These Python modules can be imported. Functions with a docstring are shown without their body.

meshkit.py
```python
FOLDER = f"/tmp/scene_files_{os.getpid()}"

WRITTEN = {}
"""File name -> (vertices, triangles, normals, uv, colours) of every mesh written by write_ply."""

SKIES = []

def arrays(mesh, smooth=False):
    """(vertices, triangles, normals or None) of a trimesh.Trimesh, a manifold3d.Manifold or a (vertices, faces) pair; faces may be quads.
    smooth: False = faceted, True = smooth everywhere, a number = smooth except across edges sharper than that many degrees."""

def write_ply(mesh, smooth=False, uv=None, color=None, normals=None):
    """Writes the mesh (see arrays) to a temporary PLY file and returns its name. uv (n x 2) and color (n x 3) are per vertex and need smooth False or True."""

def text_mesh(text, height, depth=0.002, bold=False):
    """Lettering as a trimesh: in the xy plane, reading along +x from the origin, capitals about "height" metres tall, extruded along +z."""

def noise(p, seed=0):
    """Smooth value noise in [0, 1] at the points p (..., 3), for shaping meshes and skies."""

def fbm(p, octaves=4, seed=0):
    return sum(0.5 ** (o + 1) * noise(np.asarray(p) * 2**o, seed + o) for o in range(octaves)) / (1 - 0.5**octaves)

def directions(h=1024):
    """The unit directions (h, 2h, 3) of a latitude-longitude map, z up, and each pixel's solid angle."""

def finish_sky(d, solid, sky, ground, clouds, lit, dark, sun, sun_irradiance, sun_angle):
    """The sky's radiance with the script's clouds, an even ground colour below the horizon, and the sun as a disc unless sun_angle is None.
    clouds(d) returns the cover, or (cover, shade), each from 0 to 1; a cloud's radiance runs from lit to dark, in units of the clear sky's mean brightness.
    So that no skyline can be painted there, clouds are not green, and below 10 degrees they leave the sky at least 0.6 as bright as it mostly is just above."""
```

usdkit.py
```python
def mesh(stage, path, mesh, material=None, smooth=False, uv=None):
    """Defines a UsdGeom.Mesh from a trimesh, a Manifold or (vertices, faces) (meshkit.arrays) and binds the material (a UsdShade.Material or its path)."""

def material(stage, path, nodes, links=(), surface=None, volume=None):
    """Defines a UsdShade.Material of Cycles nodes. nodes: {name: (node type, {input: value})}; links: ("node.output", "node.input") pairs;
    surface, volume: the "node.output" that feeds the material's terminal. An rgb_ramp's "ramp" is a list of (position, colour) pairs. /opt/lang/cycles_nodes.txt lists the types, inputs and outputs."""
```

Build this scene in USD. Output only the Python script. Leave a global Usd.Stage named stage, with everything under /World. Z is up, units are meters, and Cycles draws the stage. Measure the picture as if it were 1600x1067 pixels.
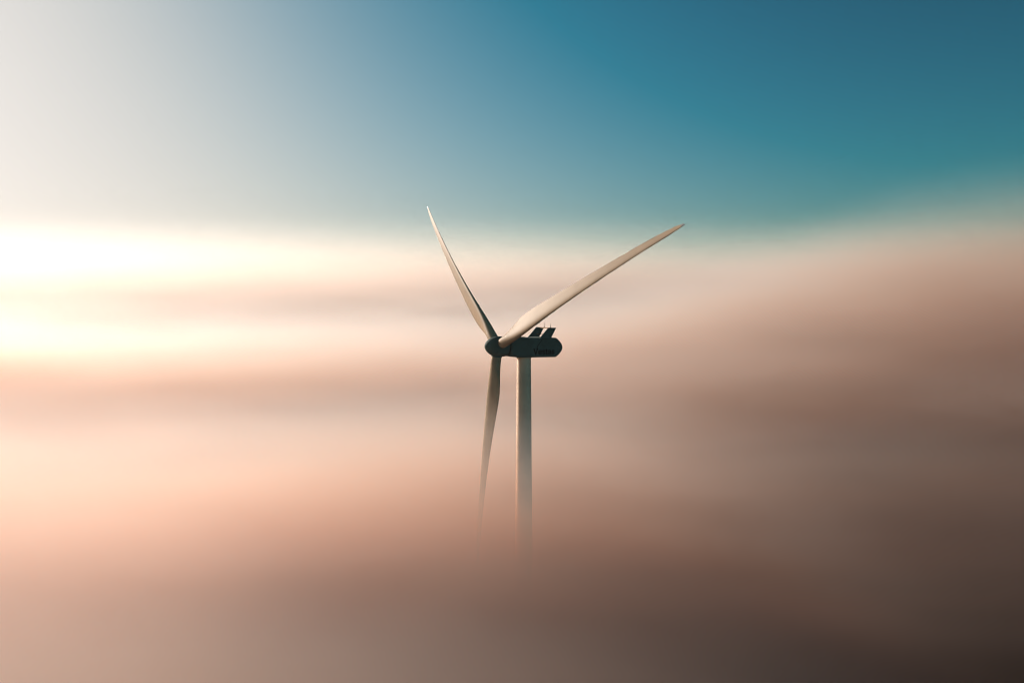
import math
import numpy as np
import trimesh
import manifold3d as m3
from shapely.geometry import Polygon, box as sbox
import usdkit, meshkit
from pxr import Usd, UsdGeom, UsdLux, UsdShade, Sdf, Gf

stage = Usd.Stage.CreateInMemory()
UsdGeom.SetStageUpAxis(stage, UsdGeom.Tokens.z)
UsdGeom.SetStageMetersPerUnit(stage, 1.0)
UsdGeom.Xform.Define(stage, '/World')
UsdGeom.Scope.Define(stage, '/World/Looks')

# ------------------------------------------------------------------ camera, sky, sun, exposure
CAM_Z = 102.23                      # a drone a little above the hub
F_PX, W_PX = 1149.0, 1600.0
EXPOSURE = 0.86
SUN_EL, SUN_AZ = math.radians(16.0), math.radians(-49.5)     # azimuth from +y (view direction) towards +x
SUN_INT, SUN_COL = 1.25, (1.0, 0.90, 0.80)
SKY_STRENGTH = 0.0565

SKY_KNEE, SKY_LESS, SKY_GAIN = 20.0, (0.145, 0.018, 0.122), (7.75, 6.75, 7.35)      # the photograph's soft tone curve: pale near the sun, deep teal away from it

cam = UsdGeom.Camera.Define(stage, '/World/camera')
cam.CreateHorizontalApertureAttr(36.0)
cam.CreateFocalLengthAttr(36.0 * F_PX / W_PX)
cam.CreateFStopAttr(0.0)
cam.CreateClippingRangeAttr(Gf.Vec2f(0.1, 100000.0))
cam.CreateExposureAttr(EXPOSURE)
cam.AddTranslateOp().Set(Gf.Vec3d(0, 0, CAM_Z))
cam.AddRotateXOp().Set(90.0 - math.degrees(math.atan((533.5 - 480.0) / F_PX)))

sky_mat = usdkit.material(stage, '/World/Looks/sky', {
    'sky': ('sky_texture', {'sky_type': 'single_scattering', 'sun_disc': False, 'sun_elevation': SUN_EL, 'sun_rotation': SUN_AZ % (2 * math.pi),
                            'altitude': 200.0, 'air_density': 1.0, 'aerosol_density': 2.0, 'ozone_density': 3.0}),
    'sq': ('vector_math', {'math_type': 'multiply'}),
    'kn': ('vector_math', {'math_type': 'add', 'vector2': (SKY_KNEE,) * 3}),
    'dv': ('vector_math', {'math_type': 'divide'}),
    'ln': ('vector_math', {'math_type': 'multiply_add', 'vector2': (0.010, 0.010, 0.010)}),
    'sub': ('mix_color', {'blend_type': 'subtract', 'fac': 1.0, 'b': SKY_LESS}),
    'pos': ('mix_color', {'blend_type': 'lighten', 'fac': 1.0, 'b': (0, 0, 0)}),
    'gain': ('vector_math', {'math_type': 'multiply', 'vector2': SKY_GAIN}),
    'bg': ('background_shader', {'strength': SKY_STRENGTH}),
}, [('sky.color', 'sq.vector1'), ('sky.color', 'sq.vector2'), ('sq.vector', 'kn.vector1'), ('sq.vector', 'dv.vector1'), ('kn.vector', 'dv.vector2'), ('sky.color', 'ln.vector1'), ('dv.vector', 'ln.vector3'), ('ln.vector', 'sub.a'), ('sub.result', 'pos.a'), ('pos.result', 'gain.vector1'), ('gain.vector', 'bg.color')], surface='bg.background')
sky = UsdLux.DomeLight.Define(stage, '/World/sky')
UsdShade.MaterialBindingAPI.Apply(sky.GetPrim()).Bind(sky_mat)

sun = UsdLux.DistantLight.Define(stage, '/World/sun')
sun.CreateIntensityAttr(SUN_INT)
sun.CreateAngleAttr(0.5)
sun.CreateColorAttr(Gf.Vec3f(*SUN_COL))
sun.CreateNormalizeAttr(True)
sdir = Gf.Vec3d(math.sin(SUN_AZ) * math.cos(SUN_EL), math.cos(SUN_AZ) * math.cos(SUN_EL), math.sin(SUN_EL))
sun.AddOrientOp().Set(Gf.Quatf(Gf.Rotation(Gf.Vec3d(0, 0, 1), sdir).GetQuat()))


# ------------------------------------------------------------------ helpers
def tag(prim, label=None, cat=None, kind=None):
    p = prim.GetPrim() if hasattr(prim, 'GetPrim') else prim
    for k, v in (('label', label), ('category', cat), ('kind', kind)):
        if v:
            p.SetCustomDataByKey(k, v)
    return p


def obj(path, mesh, mat, smooth=30):
    return usdkit.mesh(stage, path, mesh, mat, smooth=smooth)


tag(sky, 'clear sky paling from teal to white towards the low sun', 'sky', 'structure')

# ------------------------------------------------------------------ ground, hidden under the fog
ground_mat = usdkit.material(stage, '/World/Looks/ground', {
    'g': ('geometry', {}),
    'n': ('noise_texture', {'scale': 0.006, 'detail': 6.0}),
    'r': ('rgb_ramp', {'ramp': [(0.3, (0.03, 0.045, 0.02)), (0.55, (0.07, 0.075, 0.035)), (0.75, (0.10, 0.085, 0.05))]}),
    'p': ('principled_bsdf', {'roughness': 0.95}),
}, [('g.position', 'n.vector'), ('n.fac', 'r.fac'), ('r.color', 'p.base_color')], surface='p.BSDF')
N, S = 41, 9000.0
gx = np.sign(np.linspace(-1, 1, N)) * np.abs(np.linspace(-1, 1, N)) ** 2 * S
X, Y = np.meshgrid(gx, gx, indexing='ij')
Z = -4.0 + 8.0 * (meshkit.fbm(np.stack([X / 400, Y / 400, 0 * X], -1), 4, 3) - 0.5)
Z = np.where(np.hypot(X + 3, Y - 160) < 60, np.minimum(Z, -0.5), Z)
idx = np.arange(N * N).reshape(N, N)
quads = np.stack([idx[:-1, :-1], idx[1:, :-1], idx[1:, 1:], idx[:-1, 1:]], -1).reshape(-1, 4)
g = obj('/World/ground', (np.stack([X, Y, Z], -1).reshape(-1, 3), quads), ground_mat, smooth=True)
tag(g, 'dark open ground lying far below under the fog', 'ground', 'structure')

# ------------------------------------------------------------------ fog and haze
FOG_G = 0.38
FOG_SCATTER, FOG_ABSORB = (1.00, 1.00, 1.00), (0.02, 0.48, 0.78)       # per metre at full density, times FOG_RHO
FOG_RHO, FOG_DEEP, FOG_POW = 0.085, 58.0, 2.2
FOG_BASE = 104.5
# swells and hollows of the fog's upper surface: centre x, y, turn in degrees, half-widths across and along, height
SWELLS = [(-150, 60, 0, 80, 55, -13.0), (-6, 46, 0, 60, 40, 12.0), (-85, 245, 14, 135, 70, -22.0), (146, 44, 0, 98, 112, -86.0), (258, 400, -25, 112, 150, 84.0),
          (0, 146, 0, 44, 34, 3.0)]
SWELLS.append((0, -8, 0, 75, 40, -13.0))
DENSER = {4: (-0.91, 0.45), 5: (1.8, 1.0)}
RISE, RISE_FROM, RISE_TO = 225.0, 380.0, 1600.0      # far off the fog's top lifts into a tall, very thin mist
MIST_Z, MIST_H = 32.0, 37.0
THIN_FROM, THIN_TO = 280.0, 560.0      # the far swells are thin mist, the patch round the tower is thick
nodes = {
    'g': ('geometry', {}),
    'sx': ('separate_xyz', {}),
    'm': ('mapping', {'rotation': (0, 0, 0.5), 'scale': (0.004, 0.010, 0.0)}),
    'n': ('noise_texture', {'scale': 1.0, 'detail': 4.0, 'roughness': 0.55, 'distortion': 0.5}),
    'h': ('map_range', {'from_min': 0.25, 'from_max': 0.75, 'to_min': FOG_BASE - 7.0, 'to_max': FOG_BASE + 7.0}),
    'd': ('math', {'math_type': 'subtract'}),
    'c': ('map_range', {'from_min': 0.0, 'from_max': FOG_DEEP, 'to_min': 0.0, 'to_max': 1.0, 'clamp': True}),
    'pw': ('math', {'math_type': 'power', 'value2': FOG_POW}),
    'k': ('math', {'math_type': 'multiply', 'value2': FOG_RHO}),
    'm2': ('mapping', {'rotation': (0, 0, 0.4), 'scale': (0.010, 0.028, 0.055)}),
    'n2': ('noise_texture', {'scale': 1.0, 'detail': 3.0, 'roughness': 0.55, 'distortion': 0.6}),      # drifting strands
    'w2': ('map_range', {'from_min': 0.3, 'from_max': 0.7, 'to_min': 0.5, 'to_max': 1.5, 'clamp': True}),
    'k2': ('math', {'math_type': 'multiply'}),
    'kt': ('math', {'math_type': 'multiply'}),
    'clean': ('map_range', {'range_type': 'smoothstep', 'from_min': 220.0, 'from_max': 520.0, 'to_min': 1.0, 'to_max': 0.45}),      # the far mist is whiter
    'kab': ('math', {'math_type': 'multiply'}),
    'ks': ('vector_math', {'math_type': 'scale', 'vector1': FOG_SCATTER}),
    'ka': ('vector_math', {'math_type': 'scale', 'vector1': FOG_ABSORB}),
    'v': ('volume_coefficients', {'phase': 'Henyey-Greenstein', 'anisotropy': FOG_G, 'scatter_coeffs': (0, 0, 0), 'absorption_coeffs': (0, 0, 0)}),
}
links = [('g.position', 'sx.vector'), ('g.position', 'm.vector'), ('m.vector', 'n.vector'), ('n.fac', 'h.value')]
last, dens = 'h.result', None
for i, (cx, cy, turn, wx, wy, amp) in enumerate(SWELLS):
    q = 's%d' % i
    nodes[q + 'm'] = ('mapping', {'mapping_type': 'texture', 'location': (cx, cy, 0), 'rotation': (0, 0, math.radians(turn)), 'scale': (wx, wy, 1e7)})
    nodes[q + 'l'] = ('vector_math', {'math_type': 'dot_product'})
    nodes[q + 'x'] = ('math', {'math_type': 'power', 'value1': math.exp(-0.5)})
    nodes[q + 'a'] = ('math', {'math_type': 'multiply_add', 'value2': amp})
    links += [('g.position', q + 'm.vector'), (q + 'm.vector', q + 'l.vector1'), (q + 'm.vector', q + 'l.vector2'), (q + 'l.value', q + 'x.value2'),
              (q + 'x.value', q + 'a.value1'), (last, q + 'a.value3')]
    last = q + 'a.value'
    if i in DENSER:
        nodes[q + 'w'] = ('math', {'math_type': 'power', 'value2': DENSER[i][1]})
        nodes[q + 'f'] = ('math', {'math_type': 'multiply_add', 'value2': DENSER[i][0], 'value3': 1.0})
        links += [(q + 'x.value', q + 'w.value1'), (q + 'w.value', q + 'f.value1')]
        if dens:
            nodes[q + 'p'] = ('math', {'math_type': 'multiply'})
            links += [(dens, q + 'p.value1'), (q + 'f.value', q + 'p.value2')]
        dens = q + ('p.value' if dens else 'f.value')
nodes['rise'] = ('map_range', {'range_type': 'smoothstep', 'from_min': RISE_FROM, 'from_max': RISE_TO, 'to_min': 0.0, 'to_max': RISE})
nodes['top'] = ('math', {'math_type': 'add'})
nodes['far'] = ('map_range', {'range_type': 'smoothstep', 'from_min': THIN_FROM, 'from_max': THIN_TO, 'to_min': 0.0, 'to_max': -1.0})
nodes['lift'] = ('math', {'math_type': 'multiply_add', 'value2': -1.0 / MIST_H, 'value3': MIST_Z / MIST_H})      # far off the fog thins out upwards into a mist
nodes['decay'] = ('math', {'math_type': 'exponent'})
nodes['most'] = ('math', {'math_type': 'minimum', 'value2': 1.0})
nodes['above'] = ('math', {'math_type': 'subtract', 'value1': 1.0})
nodes['veil'] = ('math', {'math_type': 'multiply_add', 'value3': 1.0})
nodes['dens'] = ('math', {'math_type': 'multiply'})
links += [('sx.y', 'rise.value'), (last, 'top.value1'), ('rise.result', 'top.value2'), ('sx.y', 'far.value'), (dens, 'dens.value1'), ('sx.z', 'lift.value1'), ('lift.value', 'decay.value1'), ('decay.value', 'most.value1'), ('most.value', 'above.value2'), ('above.value', 'veil.value1'), ('far.result', 'veil.value2'), ('veil.value', 'dens.value2')]
last, dens = 'top.value', 'dens.value'
links += [(last, 'd.value1'), ('sx.z', 'd.value2'), ('d.value', 'c.value'), ('c.result', 'pw.value1'), ('pw.value', 'k.value1'),
          ('g.position', 'm2.vector'), ('m2.vector', 'n2.vector'), ('n2.fac', 'w2.value'), ('k.value', 'k2.value1'), ('w2.result', 'k2.value2'), ('k2.value', 'kt.value1'), (dens, 'kt.value2'),
          ('kt.value', 'ks.scale'), ('sx.y', 'clean.value'), ('kt.value', 'kab.value1'), ('clean.result', 'kab.value2'), ('kab.value', 'ka.scale'), ('ks.vector', 'v.scatter_coeffs'), ('ka.vector', 'v.absorption_coeffs')]
fog_mat = usdkit.material(stage, '/World/Looks/fog', nodes, links, volume='v.volume')


def fog_top(x, y):
    h = FOG_BASE + 13.0 + 0 * x
    for cx, cy, turn, wx, wy, amp in SWELLS:
        t = math.radians(turn)
        u, w = (x - cx) * math.cos(t) + (y - cy) * math.sin(t), -(x - cx) * math.sin(t) + (y - cy) * math.cos(t)
        h = h + amp * np.exp(-0.5 * ((u / wx) ** 2 + (w / wy) ** 2))
    t = np.clip((y - RISE_FROM) / (RISE_TO - RISE_FROM), 0, 1)
    return h + RISE * t * t * (3 - 2 * t)


def sheet(n, x0, x1, y0, y1, top, bottom):
    """A closed body between a level bottom and a rolling top."""
    X, Y = np.meshgrid(np.linspace(x0, x1, n), np.linspace(y0, y1, n), indexing='ij')
    i = np.arange(n * n).reshape(n, n)
    q = np.stack([i[:-1, :-1], i[1:, :-1], i[1:, 1:], i[:-1, 1:]], -1).reshape(-1, 4)
    v = np.vstack([np.stack([X, Y, top(X, Y)], -1).reshape(-1, 3), np.stack([X, Y, 0 * X + bottom], -1).reshape(-1, 3)])
    rim = np.concatenate([i[:, 0], i[-1, 1:], i[-2::-1, -1], i[0, -2:0:-1]])
    nxt = np.roll(rim, -1)
    f = np.vstack([q, q[:, ::-1] + n * n, np.stack([nxt, rim, rim + n * n, nxt + n * n], 1)])
    m = trimesh.Trimesh(v, np.vstack([f[:, [0, 1, 2]], f[:, [0, 2, 3]]]), process=False)
    m.fix_normals()
    return m


fb = sheet(150, -1150.0, 1150.0, -120.0, 1600.0, fog_top, 32.0)
tag(obj('/World/fog', fb, fog_mat, smooth=False), 'soft bank of sunlit fog swallowing the tower below the nacelle', 'fog', 'stuff')

HAZE = 0.00004
haze_mat = usdkit.material(stage, '/World/Looks/haze', {
    'v': ('principled_volume', {'color': (0.97, 0.85, 0.80), 'density': HAZE, 'anisotropy': 0.35}),
}, volume='v.volume')
hb = trimesh.creation.box(bounds=[(-9500, -9500, -16), (9500, 9500, 370)])
tag(obj('/World/haze', hb, haze_mat, smooth=False), 'thin warm haze filling the air around the wind turbine', 'haze', 'stuff')

# ------------------------------------------------------------------ the wind turbine
def paint(name, col, rough, var=0.08, spec=0.4):
    lo = tuple(c * (1 - var) for c in col)
    hi = tuple(min(1, c * (1 + var)) for c in col)
    return usdkit.material(stage, '/World/Looks/' + name, {
        't': ('texture_coordinate', {}),
        'n': ('noise_texture', {'scale': 0.35, 'detail': 5.0}),
        'r': ('rgb_ramp', {'ramp': [(0.3, lo), (0.7, hi)]}),
        'p': ('principled_bsdf', {'roughness': rough, 'specular_ior_level': spec}),
    }, [('t.object', 'n.vector'), ('n.fac', 'r.fac'), ('r.color', 'p.base_color')], surface='p.BSDF')


M_BLADE = paint('blade_paint', (0.30, 0.21, 0.135), 0.55, 0.08, 0.06)
M_TOWER = paint('tower_paint', (0.58, 0.40, 0.27), 0.55)
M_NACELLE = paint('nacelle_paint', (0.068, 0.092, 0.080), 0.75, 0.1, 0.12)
M_DARK = paint('dark_metal', (0.035, 0.035, 0.035), 0.5)
M_TIP = paint('tip_metal', (0.12, 0.12, 0.12), 0.4)
M_RAIL = paint('rail_paint', (0.45, 0.22, 0.08), 0.5)
M_LETTER = paint('letter_paint', (0.004, 0.005, 0.005), 0.8, 0.02, 0.02)

HUB = np.array([-2.92, 154.09, CAM_Z - 8.23])
PHI, THETA, TILT, CONE, BEND, R = 0.5306, 1.1903, math.radians(3.0), 0.042, -4.06, 56.0
a0 = np.array([-math.cos(PHI), -math.sin(PHI), 0.0])
U = np.array([math.sin(PHI), -math.cos(PHI), 0.0])
Zv = np.array([0.0, 0.0, 1.0])
A = a0 * math.cos(TILT) + Zv * math.sin(TILT)          # rotor axis, towards the nose
V = Zv * math.cos(TILT) - a0 * math.sin(TILT)

# the thing sits at the tower's foot; its children are written relative to that
TWR = HUB - a0 * 6.35
FOOT = np.array([TWR[0], TWR[1], -1.0])
turb = UsdGeom.Xform.Define(stage, '/World/wind_turbine')
turb.AddTranslateOp().Set(Gf.Vec3d(*FOOT))
tag(turb, 'three bladed wind turbine with dark nacelle rising out of the fog', 'wind turbine')
T = '/World/wind_turbine/'


def frame(origin, ex, ey, ez):
    m = np.eye(4)
    m[:3, 0], m[:3, 1], m[:3, 2], m[:3, 3] = ex, ey, ez, origin - FOOT
    return m


def put(mesh, m):
    v, f, _ = meshkit.arrays(mesh)
    v = v @ m[:3, :3].T + m[:3, 3]
    return trimesh.Trimesh(v, f, process=False)


ROT = frame(HUB, A, U, V)            # rotor space: x to the nose, y sideways towards the viewer, z up
NT = math.radians(1.3)
NAC = frame(HUB, a0 * math.cos(NT) + Zv * math.sin(NT), U, Zv * math.cos(NT) - a0 * math.sin(NT))      # nacelle space: nearly level


def loft(rings, cap=True):
    """rings: (n, k, 3) closed sections -> one closed surface."""
    rings = np.asarray(rings)
    n, k, _ = rings.shape
    v = rings.reshape(-1, 3)
    i = np.arange(k)
    j = (i + 1) % k
    f = [np.stack([a * k + i, a * k + j, (a + 1) * k + j, (a + 1) * k + i], 1) for a in range(n - 1)]
    f = np.vstack(f)
    f = np.vstack([f[:, [0, 1, 2]], f[:, [0, 2, 3]]])
    if cap:
        v = np.vstack([v, rings[0].mean(0), rings[-1].mean(0)])
        f = np.vstack([f, np.stack([j, i, np.full(k, n * k)], 1), np.stack([(n - 1) * k + i, (n - 1) * k + j, np.full(k, n * k + 1)], 1)])
    m = trimesh.Trimesh(v, f, process=False)
    m.fix_normals()
    return m


# --- blades
ST = np.array([   # radius, chord, thickness/chord, twist deg, roundness (1 = circle), pitch-axis fraction of chord
    [1.2, 2.15, 1.00, 17.0, 1.00, 0.50],
    [3.2, 2.15, 1.00, 17.0, 1.00, 0.50],
    [5.0, 2.55, 0.80, 17.0, 0.72, 0.44],
    [7.2, 3.35, 0.56, 16.5, 0.30, 0.36],
    [9.5, 3.95, 0.42, 15.0, 0.05, 0.32],
    [12.0, 4.00, 0.35, 12.5, 0.0, 0.31],
    [16.0, 3.65, 0.29, 9.0, 0.0, 0.30],
    [22.0, 3.05, 0.25, 6.0, 0.0, 0.30],
    [30.0, 2.40, 0.22, 3.2, 0.0, 0.30],
    [38.0, 1.85, 0.20, 1.2, 0.0, 0.30],
    [46.0, 1.38, 0.18, 0.0, 0.0, 0.30],
    [51.0, 1.05, 0.18, -0.5, 0.0, 0.32],
    [54.0, 0.74, 0.18, -0.8, 0.0, 0.36],
    [55.4, 0.42, 0.18, -0.8, 0.0, 0.45],
    [56.0, 0.10, 0.25, -0.8, 0.0, 0.60]])


def blade_section(r, k=44):
    from_ = [np.interp(r, ST[:, 0], ST[:, i]) for i in range(1, 6)]
    c, tc, tw, rd, ax = from_
    th = np.linspace(0, 2 * np.pi, k, endpoint=False)
    x = 0.5 * (1 + np.cos(th))                       # 1 = trailing edge, 0 = leading edge
    yt = 5 * tc * (0.2969 * np.sqrt(x) - 0.1260 * x - 0.3516 * x**2 + 0.2843 * x**3 - 0.1030 * x**4)
    camber = 0.10 * tc * np.sin(np.pi * x)           # flatter pressure side
    y = np.where(th < np.pi, yt, -yt * 0.72) + camber
    yc = 0.5 * tc * np.sin(th)
    y = rd * yc + (1 - rd) * y
    lead = (ax - x) * c                              # + towards the leading edge
    thick = -y * c                                   # suction side faces downwind (-A)
    b = math.radians(0.7 * tw)
    return lead * math.cos(b) - (-thick) * 0 - thick * math.sin(b) * 0 + 0 * x, lead * 0 + thick, b, lead


def blade_mesh(theta, r0=1.2, r1=56.0, n=64, grow=0.0):
    rr = r0 + (r1 - r0) * (1 - np.cos(np.linspace(0, np.pi, n))) / 2
    rd = math.sin(theta) * U + math.cos(theta) * V
    cd = math.cos(theta) * U - math.sin(theta) * V
    rings = []
    for r in rr:
        _, thick, b, lead = blade_section(r)
        le = cd * math.cos(b) + A * math.sin(b)
        nn = A * math.cos(b) - cd * math.sin(b)
        ctr = HUB - FOOT + r * (rd * math.cos(CONE) + A * math.sin(CONE)) + A * BEND * (r / R) ** 2
        rings.append(ctr + np.outer(lead, le) * (1 + grow) + np.outer(thick, nn) * (1 + grow))
    return loft(rings)


for i in range(3):
    th = THETA + i * 2 * math.pi / 3
    nm = 'blade' + ('' if i == 0 else '_%03d' % i)
    b = obj(T + nm, blade_mesh(th, 1.2, 55.3), M_BLADE, smooth=50)
    tag(b, ['long blade reaching up to the right and towards the viewer', 'blade hanging down into the fog', 'blade pointing up to the left'][i])
    obj(T + nm + '/tip_cap', blade_mesh(th, 55.3, 56.0, 8), M_TIP, smooth=50)
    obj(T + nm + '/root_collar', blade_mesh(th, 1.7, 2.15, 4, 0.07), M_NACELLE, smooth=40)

# --- spinner: turned profile along the rotor axis (x to the nose)
prof = []
for t in np.linspace(0, np.pi / 2, 22):
    prof.append((2.12 * math.sin(t) ** 1.3, 0.2 + 2.95 * math.cos(t)))
prof += [(2.13, -0.6), (2.10, -1.3), (2.02, -1.75), (1.75, -1.9), (0.0, -1.9)]
prof[0] = (0.0, prof[0][1])
sp = trimesh.creation.revolve(np.array(prof)[::-1], sections=64)        # around z
sp.fix_normals()
m = ROT @ np.array([[0, 0, 1, 0], [0, 1, 0, 0], [-1, 0, 0, 0], [0, 0, 0, 1.0]])
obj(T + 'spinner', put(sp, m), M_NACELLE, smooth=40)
ring = trimesh.creation.cylinder(radius=1.6, height=0.5, sections=48)
ring.apply_translation((0, 0, -2.05))
obj(T + 'hub_ring', put(ring, m), M_DARK, smooth=40)


# --- nacelle: rounded sections along its length (x from nose to tail is negative)
def rrect(w, h, r, k=10):
    pts = []
    for cx, cy, s in ((1, 1, 0), (-1, 1, 1), (-1, -1, 2), (1, -1, 3)):
        for t in np.linspace(0, np.pi / 2, k):
            pts.append((cx * (w - r) + r * math.cos(t + s * np.pi / 2), cy * (h - r) + r * math.sin(t + s * np.pi / 2)))
    return np.array(pts)


HW, ZT, ZB = 2.2, 1.92, -2.28
zc, hh = (ZT + ZB) / 2, (ZT - ZB) / 2
secs = []
for x, w, h, r in ((-2.1, 1.70, 1.70, 1.2), (-2.3, 1.9, 1.86, 0.9), (-2.7, 2.05, 1.94, 0.6), (-4.0, HW, hh, 0.45), (-9.0, HW, hh, 0.42), (-12.0, HW, hh, 0.42),
                   (-13.3, HW, hh, 0.42)):
    p = rrect(w, h, r)
    secs.append(np.column_stack([np.full(len(p), x), p[:, 0], p[:, 1] + zc]))
for t in np.linspace(0.06, 1.0, 14):                     # domed tail
    q = math.sqrt(max(0.0, 1 - t))
    p = rrect(HW - 0.35 * t, max(hh * q, 0.12), max(0.42 * q, 0.1))
    secs.append(np.column_stack([np.full(len(p), -13.3 - 1.75 * t), p[:, 0], p[:, 1] + zc]))
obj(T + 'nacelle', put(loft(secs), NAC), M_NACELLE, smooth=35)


def tube(p, q, r, k=10):
    c = trimesh.creation.cylinder(radius=r, segment=[p, q], sections=k)
    return c


# panel joint on the near side and over the roof, as a thin raised strip
pts = [(-8.2, HW + 0.01, -0.75), (-8.25, HW + 0.01, -0.3), (-8.55, HW + 0.01, 0.35), (-9.05, HW + 0.01, 0.95), (-9.5, HW + 0.01, 1.5)]
seam = trimesh.util.concatenate([tube(p, q, 0.045, 8) for p, q in zip(pts[:-1], pts[1:])])
obj(T + 'nacelle/panel_seam', put(seam, NAC), M_LETTER)
hatch = trimesh.creation.box(bounds=[(-6.2, -0.7, ZT - 0.02), (-4.4, 0.7, ZT + 0.14)])
obj(T + 'nacelle/roof_hatch', put(hatch, NAC), M_NACELLE)

# lettering on the side towards the viewer: reads left to right from there
tx = meshkit.text_mesh('Vestas', 1.2, 0.03, bold=True)
tx.apply_translation(-np.array([tx.bounds[0][0], 0, 0]))
tx.apply_scale((5.4 / tx.extents[0], 1.0, 1.0))
LM = NAC @ np.array([[-1, 0, 0, -7.4], [0, 0, 1, HW + 0.002], [0, 1, 0, -1.6], [0, 0, 0, 1.0]])
obj(T + 'nacelle/lettering', put(tx, LM), M_LETTER)


# --- cooler on the roof: two swept side plates, a rail between them, two thin masts
def plate(y):
    poly = Polygon([(-8.7, ZT - 0.15), (-11.55, ZT - 0.15), (-12.9, 4.1), (-10.9, 4.1)])
    e = trimesh.creation.extrude_polygon(poly.buffer(-0.03).buffer(0.03), 0.16)
    e = put(e, np.array([[1, 0, 0, 0], [0, 0, 1, 0], [0, 1, 0, 0], [0, 0, 0, 1.0]]) + 0)
    e.apply_translation((0, y - 0.08, 0))
    e.apply_translation(FOOT)                        # undo put()'s offset-free frame
    e.apply_translation(-FOOT)
    e.fix_normals()
    return e


YP = 2.42
for i, y in enumerate((YP, -YP)):
    obj(T + 'cooler_plate' + ('' if i == 0 else '_001'), put(plate(y), NAC), M_NACELLE)
obj(T + 'cooler_rail', put(trimesh.util.concatenate([tube((-11.9, -YP, 4.0), (-11.9, YP, 4.0), 0.1), tube((-11.1, -YP, 2.6), (-11.1, YP, 2.6), 0.07)]), NAC), M_RAIL)
obj(T + 'roof_beam', put(trimesh.creation.box(bounds=[(-11.3, -YP, ZT - 0.05), (-9.1, YP, ZT + 0.12)]), NAC), M_NACELLE)
for i, y in enumerate((-0.6, 1.75)):
    mast = trimesh.util.concatenate([tube((-11.9, y, 4.0), (-11.9, y, 5.1), 0.045, 8), tube((-11.9, y, 4.0), (-11.9, y, 4.25), 0.11, 8)])
    obj(T + 'mast' + ('' if i == 0 else '_001'), put(mast, NAC), M_RAIL)

# --- tower
hz = HUB[2] + ZB
zs = np.array([-1.0, 20.0, 45.0, 70.0, hz - 0.35, hz - 0.3, hz + 0.05])
rs = np.array([2.35, 2.15, 1.9, 1.68, 1.5, 1.62, 1.62])
an = np.linspace(0, 2 * np.pi, 72, endpoint=False)
tw = loft([np.column_stack([TWR[0] - FOOT[0] + r * np.cos(an), TWR[1] - FOOT[1] + r * np.sin(an), np.full(72, z - FOOT[2])]) for z, r in zip(zs, rs)])
obj(T + 'tower', tw, M_TOWER, smooth=30)
